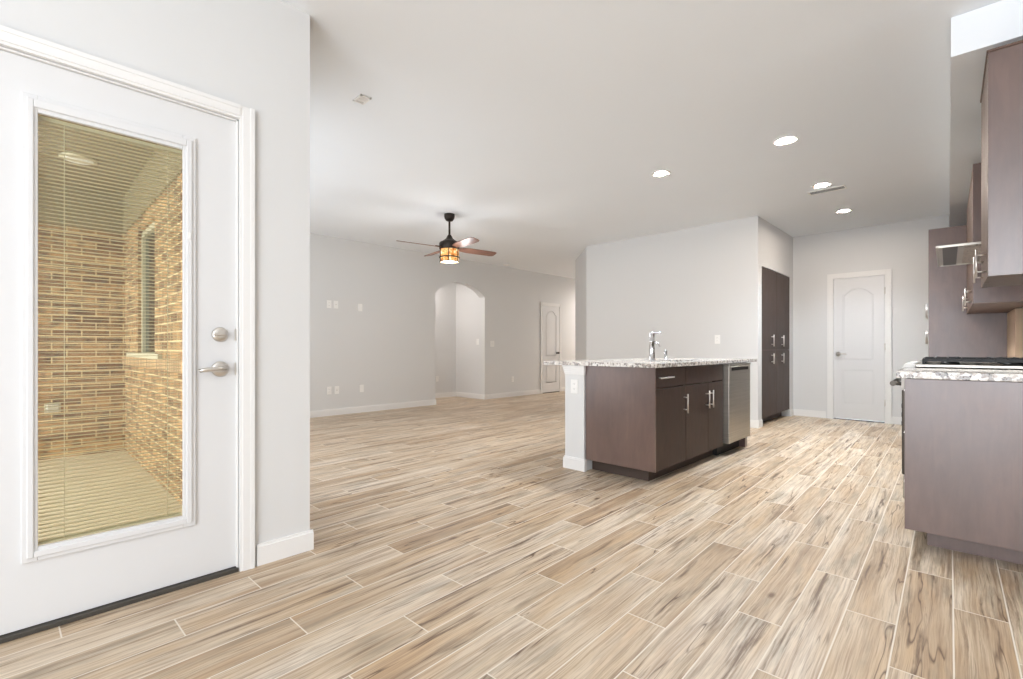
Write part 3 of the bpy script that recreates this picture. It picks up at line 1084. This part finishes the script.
MB().box(.0, WU, 1.843, 1.861, 1.37, 2.43).build('end_panel', M['veneer'], u2, .001, 1)
for k in range(4):
    v0 = 1.864 + k * .394
    o = MB().box(0, .0195, v0, v0 + .390, 1.371, 2.424).build('door', M['cab_side'], u2, .0015, 1)
    bar_handle(o, lambda a, b, z: (-b, a, z), v0 + (.345 if k % 2 == 0 else .045), 1.385, 1.525, r=.0045)

# range hood
hd = thing('range_hood', 'slim metal range hood with mesh filters on the right wall', 'range hood', (.1, 1.2, 1.64), kitchen=True)
HV0, HV1, HU = .72, 1.62, -.195
m = MB().box(HU, WU, HV0, HV1, 1.650, 1.656)
m.box(HU, WU, HV0, HV0 + .008, 1.642, 1.650).box(HU, WU, HV1 - .012, HV1, 1.642, 1.650).box(HU, HU + .012, HV0, HV1, 1.642, 1.650)
m.build('canopy', M['steel'], hd, .001, 1)
MB().box(HU + .13, WU - .05, HV0 + .06, HV1 - .06, 1.645, 1.650).build('grease_filter', M['filter'], hd)
MB().box(HU + .03, HU + .10, HV0 + .03, HV1 - .03, 1.645, 1.650).build('control_strip', M['bronze'], hd)
MB().prism([(.05, 1.656), (WU, 1.656), (WU, 2.528), (.12, 2.528), (.12, 1.80)], 1.02, 1.32, 'y').build('chimney', M['steel'], hd, .003)

# tall cabinet at the end of the run
tc = thing('tall_cabinet', 'tall dark brown cabinet at the end of the right-hand run', 'cabinet', (0, 4.2, 0), kitchen=True)
MB().box(-.265, WU - .003, 3.468, 4.99, .10, 2.27).build('cabinet_box', M['cab_side'], tc)
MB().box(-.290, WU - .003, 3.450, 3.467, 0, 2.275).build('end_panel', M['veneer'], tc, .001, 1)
MB().box(-.20, WU - .003, 3.468, 4.99, 0, .10).build('toe_kick', M['toekick'], tc)
for (z0, z1, h0, h1) in ((.104, 1.30, 1.08, 1.23), (1.304, 2.27, 1.38, 1.53)):
    for (v0, v1, hv) in ((3.470, 4.226, 4.0), (4.230, 4.985, 4.40)):
        o = MB().box(-.289, -.266, v0, v1, z0, z1).build('door', M['cabinet'], tc, .0015, 1)
        bar_handle(o, lambda a, b, z: (-.289 - b, a, z), hv, h0, h1)
# plain tan-coloured strip and outlet on the strip of wall under the wall cabinets
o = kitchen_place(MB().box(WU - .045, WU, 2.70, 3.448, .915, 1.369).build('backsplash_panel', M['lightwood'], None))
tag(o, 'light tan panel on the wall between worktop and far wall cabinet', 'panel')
t = thing('wall_outlet', 'white outlet above the worktop at the right edge', 'outlet', (WU, 1.55, 1.02), kitchen=True)
MB().box(WU - .006, WU + .001, 1.514, 1.586, .963, 1.078).build('cover_plate', M['plastic'], t, .002)
for s in (-1, 1):
    MB().box(WU - .009, WU - .006, 1.534, 1.566, 1.02 + s * .021 - .014, 1.02 + s * .021 + .014).build('receptacle', M['plastic'], t, .002)


# ------------------------------------------------------------------ ceiling fixtures
def downlight(x, y, label):
    t = thing('recessed_ceiling_light', label, 'ceiling light', (x, y, CEIL), 'recessed ceiling lights in the kitchen')
    zc = CEIL
    MB().lathe([(.074, zc - .001), (.090, zc - .001), (.090, zc - .004), (.084, zc - .009), (.074, zc - .007), (.072, zc - .001)], (x, y, 0), 32, cap=False).build('trim_ring', M['trim'], t)
    MB().lathe([(.074, zc - .006), (.054, zc - .003), (.054, zc - .001)], (x, y, 0), 32, cap=False).build('baffle', M['lightwood_metal'], t)
    MB().lathe([(.054, zc - .0015), (.054, zc - .0035)], (x, y, 0), 32).build('lens', M['lamp'], t)
    l = bpy.data.lights.new('downlight_glow', 'SPOT')
    l.energy = 135; l.color = (.87, .98, 1.08); l.spot_size = radians(125); l.spot_blend = .8; l.shadow_soft_size = .22
    lo = bpy.data.objects.new('downlight_glow', l); COL.objects.link(lo)
    lo.location = (x, y, zc - .03)
    return t


downlight(-1.105, 4.37, 'recessed ceiling light nearest the camera, above the kitchen aisle')
downlight(-2.185, 4.35, 'recessed ceiling light above the island, leftmost of the four')
downlight(-1.135, 5.83, 'recessed ceiling light right beside the rectangular air vent')
downlight(-1.15, 7.12, 'recessed ceiling light nearest the white back door')


def vent(name, label, x0, x1, y0, y1, n, along, back):
    t = thing(name, label, 'vent', ((x0 + x1) / 2, (y0 + y1) / 2, CEIL))
    m = MB(); b = .014
    zc = CEIL
    for q in ((x0, x1, y0, y0 + b), (x0, x1, y1 - b, y1), (x0, x0 + b, y0, y1), (x1 - b, x1, y0, y1)):
        m.box(q[0], q[1], q[2], q[3], zc - .010, zc - .001)
    m.build('frame', M['plastic'], t, .002, 1)
    MB().box(x0 + b, x1 - b, y0 + b, y1 - b, zc - .003, zc - .0015).build('backing', M[back], t)
    for k in range(n):
        if along == 'x':
            y = y0 + b + (y1 - y0 - 2 * b) * (k + .5) / n
            MB().prism([(y - .0095, zc - .0095), (y - .0085, zc - .011), (y + .0085, zc - .006), (y + .0075, zc - .0045)], x0 + b, x1 - b, 'x').build('louver', M['plastic'], t)
        else:
            x = x0 + b + (x1 - x0 - 2 * b) * (k + .5) / n
            MB().prism([(x - .006, zc - .010), (x - .003, zc - .010), (x + .006, zc - .003), (x + .003, zc - .003)], y0 + b, y1 - b, 'y').build('louver', M['trim'], t)
    return t


vent('air_vent', 'rectangular ceiling air vent beside a recessed light in the kitchen', -1.30, -.96, 5.98, 6.12, 5, 'x', 'shadowgap')
vent('air_vent', 'small white ceiling vent left of the fan, near the door wall corner', -3.055, -2.945, 1.59, 1.67, 3, 'y', 'plastic')
sd = thing('smoke_detector', 'small round white smoke detector on the ceiling right of the fan', 'smoke detector', (-6.80, 6.86, CEIL))
MB().lathe([(.068, CEIL - .001), (.068, CEIL - .022), (.055, CEIL - .036), (.03, CEIL - .040)], (-6.80, 6.86, 0), 28).build('body', M['plastic'], sd)
MB().lathe([(.022, CEIL - .040), (.020, CEIL - .043)], (-6.80, 6.86, 0), 20).build('test_button', M['trim'], sd)

# ------------------------------------------------------------------ ceiling fan
FX_, FY_ = -4.79, 3.81
fan = thing('ceiling_fan', 'bronze ceiling fan with wooden blades and a lit amber lantern', 'ceiling fan', (FX_, FY_, CEIL))
MB().lathe([(.066, CEIL - .001), (.068, CEIL - .02), (.062, CEIL - .055), (.045, CEIL - .082), (.018, CEIL - .092)], (FX_, FY_, 0), 32).build('canopy', M['bronze'], fan)
MB().lathe([(.013, CEIL - .09), (.013, 2.455)], (FX_, FY_, 0), 16).build('downrod', M['bronze'], fan)
MB().lathe([(.018, 2.475), (.030, 2.455), (.045, 2.425), (.085, 2.395), (.122, 2.375), (.130, 2.360), (.130, 2.295), (.122, 2.285)], (FX_, FY_, 0), 40).build('motor_housing', M['bronze'], fan)
lan = MB().lathe([(.120, 2.284), (.120, 2.130)], (FX_, FY_, 0), 40).build('lantern_glass', M['lantern'], fan)
m = MB()
m.lathe([(.124, 2.190), (.131, 2.190), (.131, 2.176), (.124, 2.176), (.124, 2.190)], (FX_, FY_, 0), 40, cap=False)
m.lathe([(.118, 2.132), (.126, 2.132), (.126, 2.122), (.118, 2.122), (.118, 2.132)], (FX_, FY_, 0), 40, cap=False)
for k in range(6):
    a = k * pi / 3 + .3
    px, py = FX_ + .127 * cos(a), FY_ + .127 * sin(a)
    m.box(px - .004, px + .004, py - .004, py + .004, 2.125, 2.29)
m.build('lantern_cage', M['bronze'], fan)
lamp = bpy.data.lights.new('fan_lamp', 'POINT'); lamp.energy = 28; lamp.color = (.96, .97, .98); lamp.shadow_soft_size = .2
lo = bpy.data.objects.new('fan_lamp', lamp); COL.objects.link(lo); lo.location = (FX_, FY_, 2.08)
# camera-lateral axis in world = (cos TH, sin TH); depth axis = (-sin TH, cos TH)
base_ang = TH + math.atan2(.42, .575)
ZB = 2.305
for k in range(4):
    a = base_ang + k * pi / 2
    R0, R1, wd = .12, .70 if k % 2 == 0 else .64, .068
    pitch = radians(-13)
    pts = [(R0, -.030), (R0 + .06, -.05), (R0 + .16, -wd), (R1 - .05, -wd * .98), (R1 - .012, -wd * .8), (R1, -wd * .45), (R1, wd * .45), (R1 - .012, wd * .8), (R1 - .05, wd * .98), (R0 + .16, wd), (R0 + .06, .05), (R0, .030)]
    bl = bpy.data.objects.new('tmp', None)
    vs = []
    for zo in (-.004, .004):
        for (r_, s_2) in pts:
            vs.append((r_, s_2 * cos(pitch), s_2 * sin(pitch) + zo))
    n = len(pts)
    m = MB(); m.add(vs, [tuple(range(n))[::-1], tuple(range(n, 2 * n))] + [(i, (i + 1) % n, n + (i + 1) % n, n + i) for i in range(n)])
    FRAME_OFF_save = FRAME_OFF[fan.name]
    FRAME_OFF[fan.name] = (0, 0, 0, 0)
    b = m.build('blade', M['blade'], fan)
    b.location = (0, 0, ZB - CEIL); b.rotation_euler = (0, 0, a)
    m = MB().box(.08, .20, -.016, .016, .004, .010).box(.08, .135, -.022, .022, -.006, .008)
    bi = m.build('blade_iron', M['bronze'], b, .002, 1)
    FRAME_OFF[fan.name] = FRAME_OFF_save
    bpy.data.objects.remove(bl)
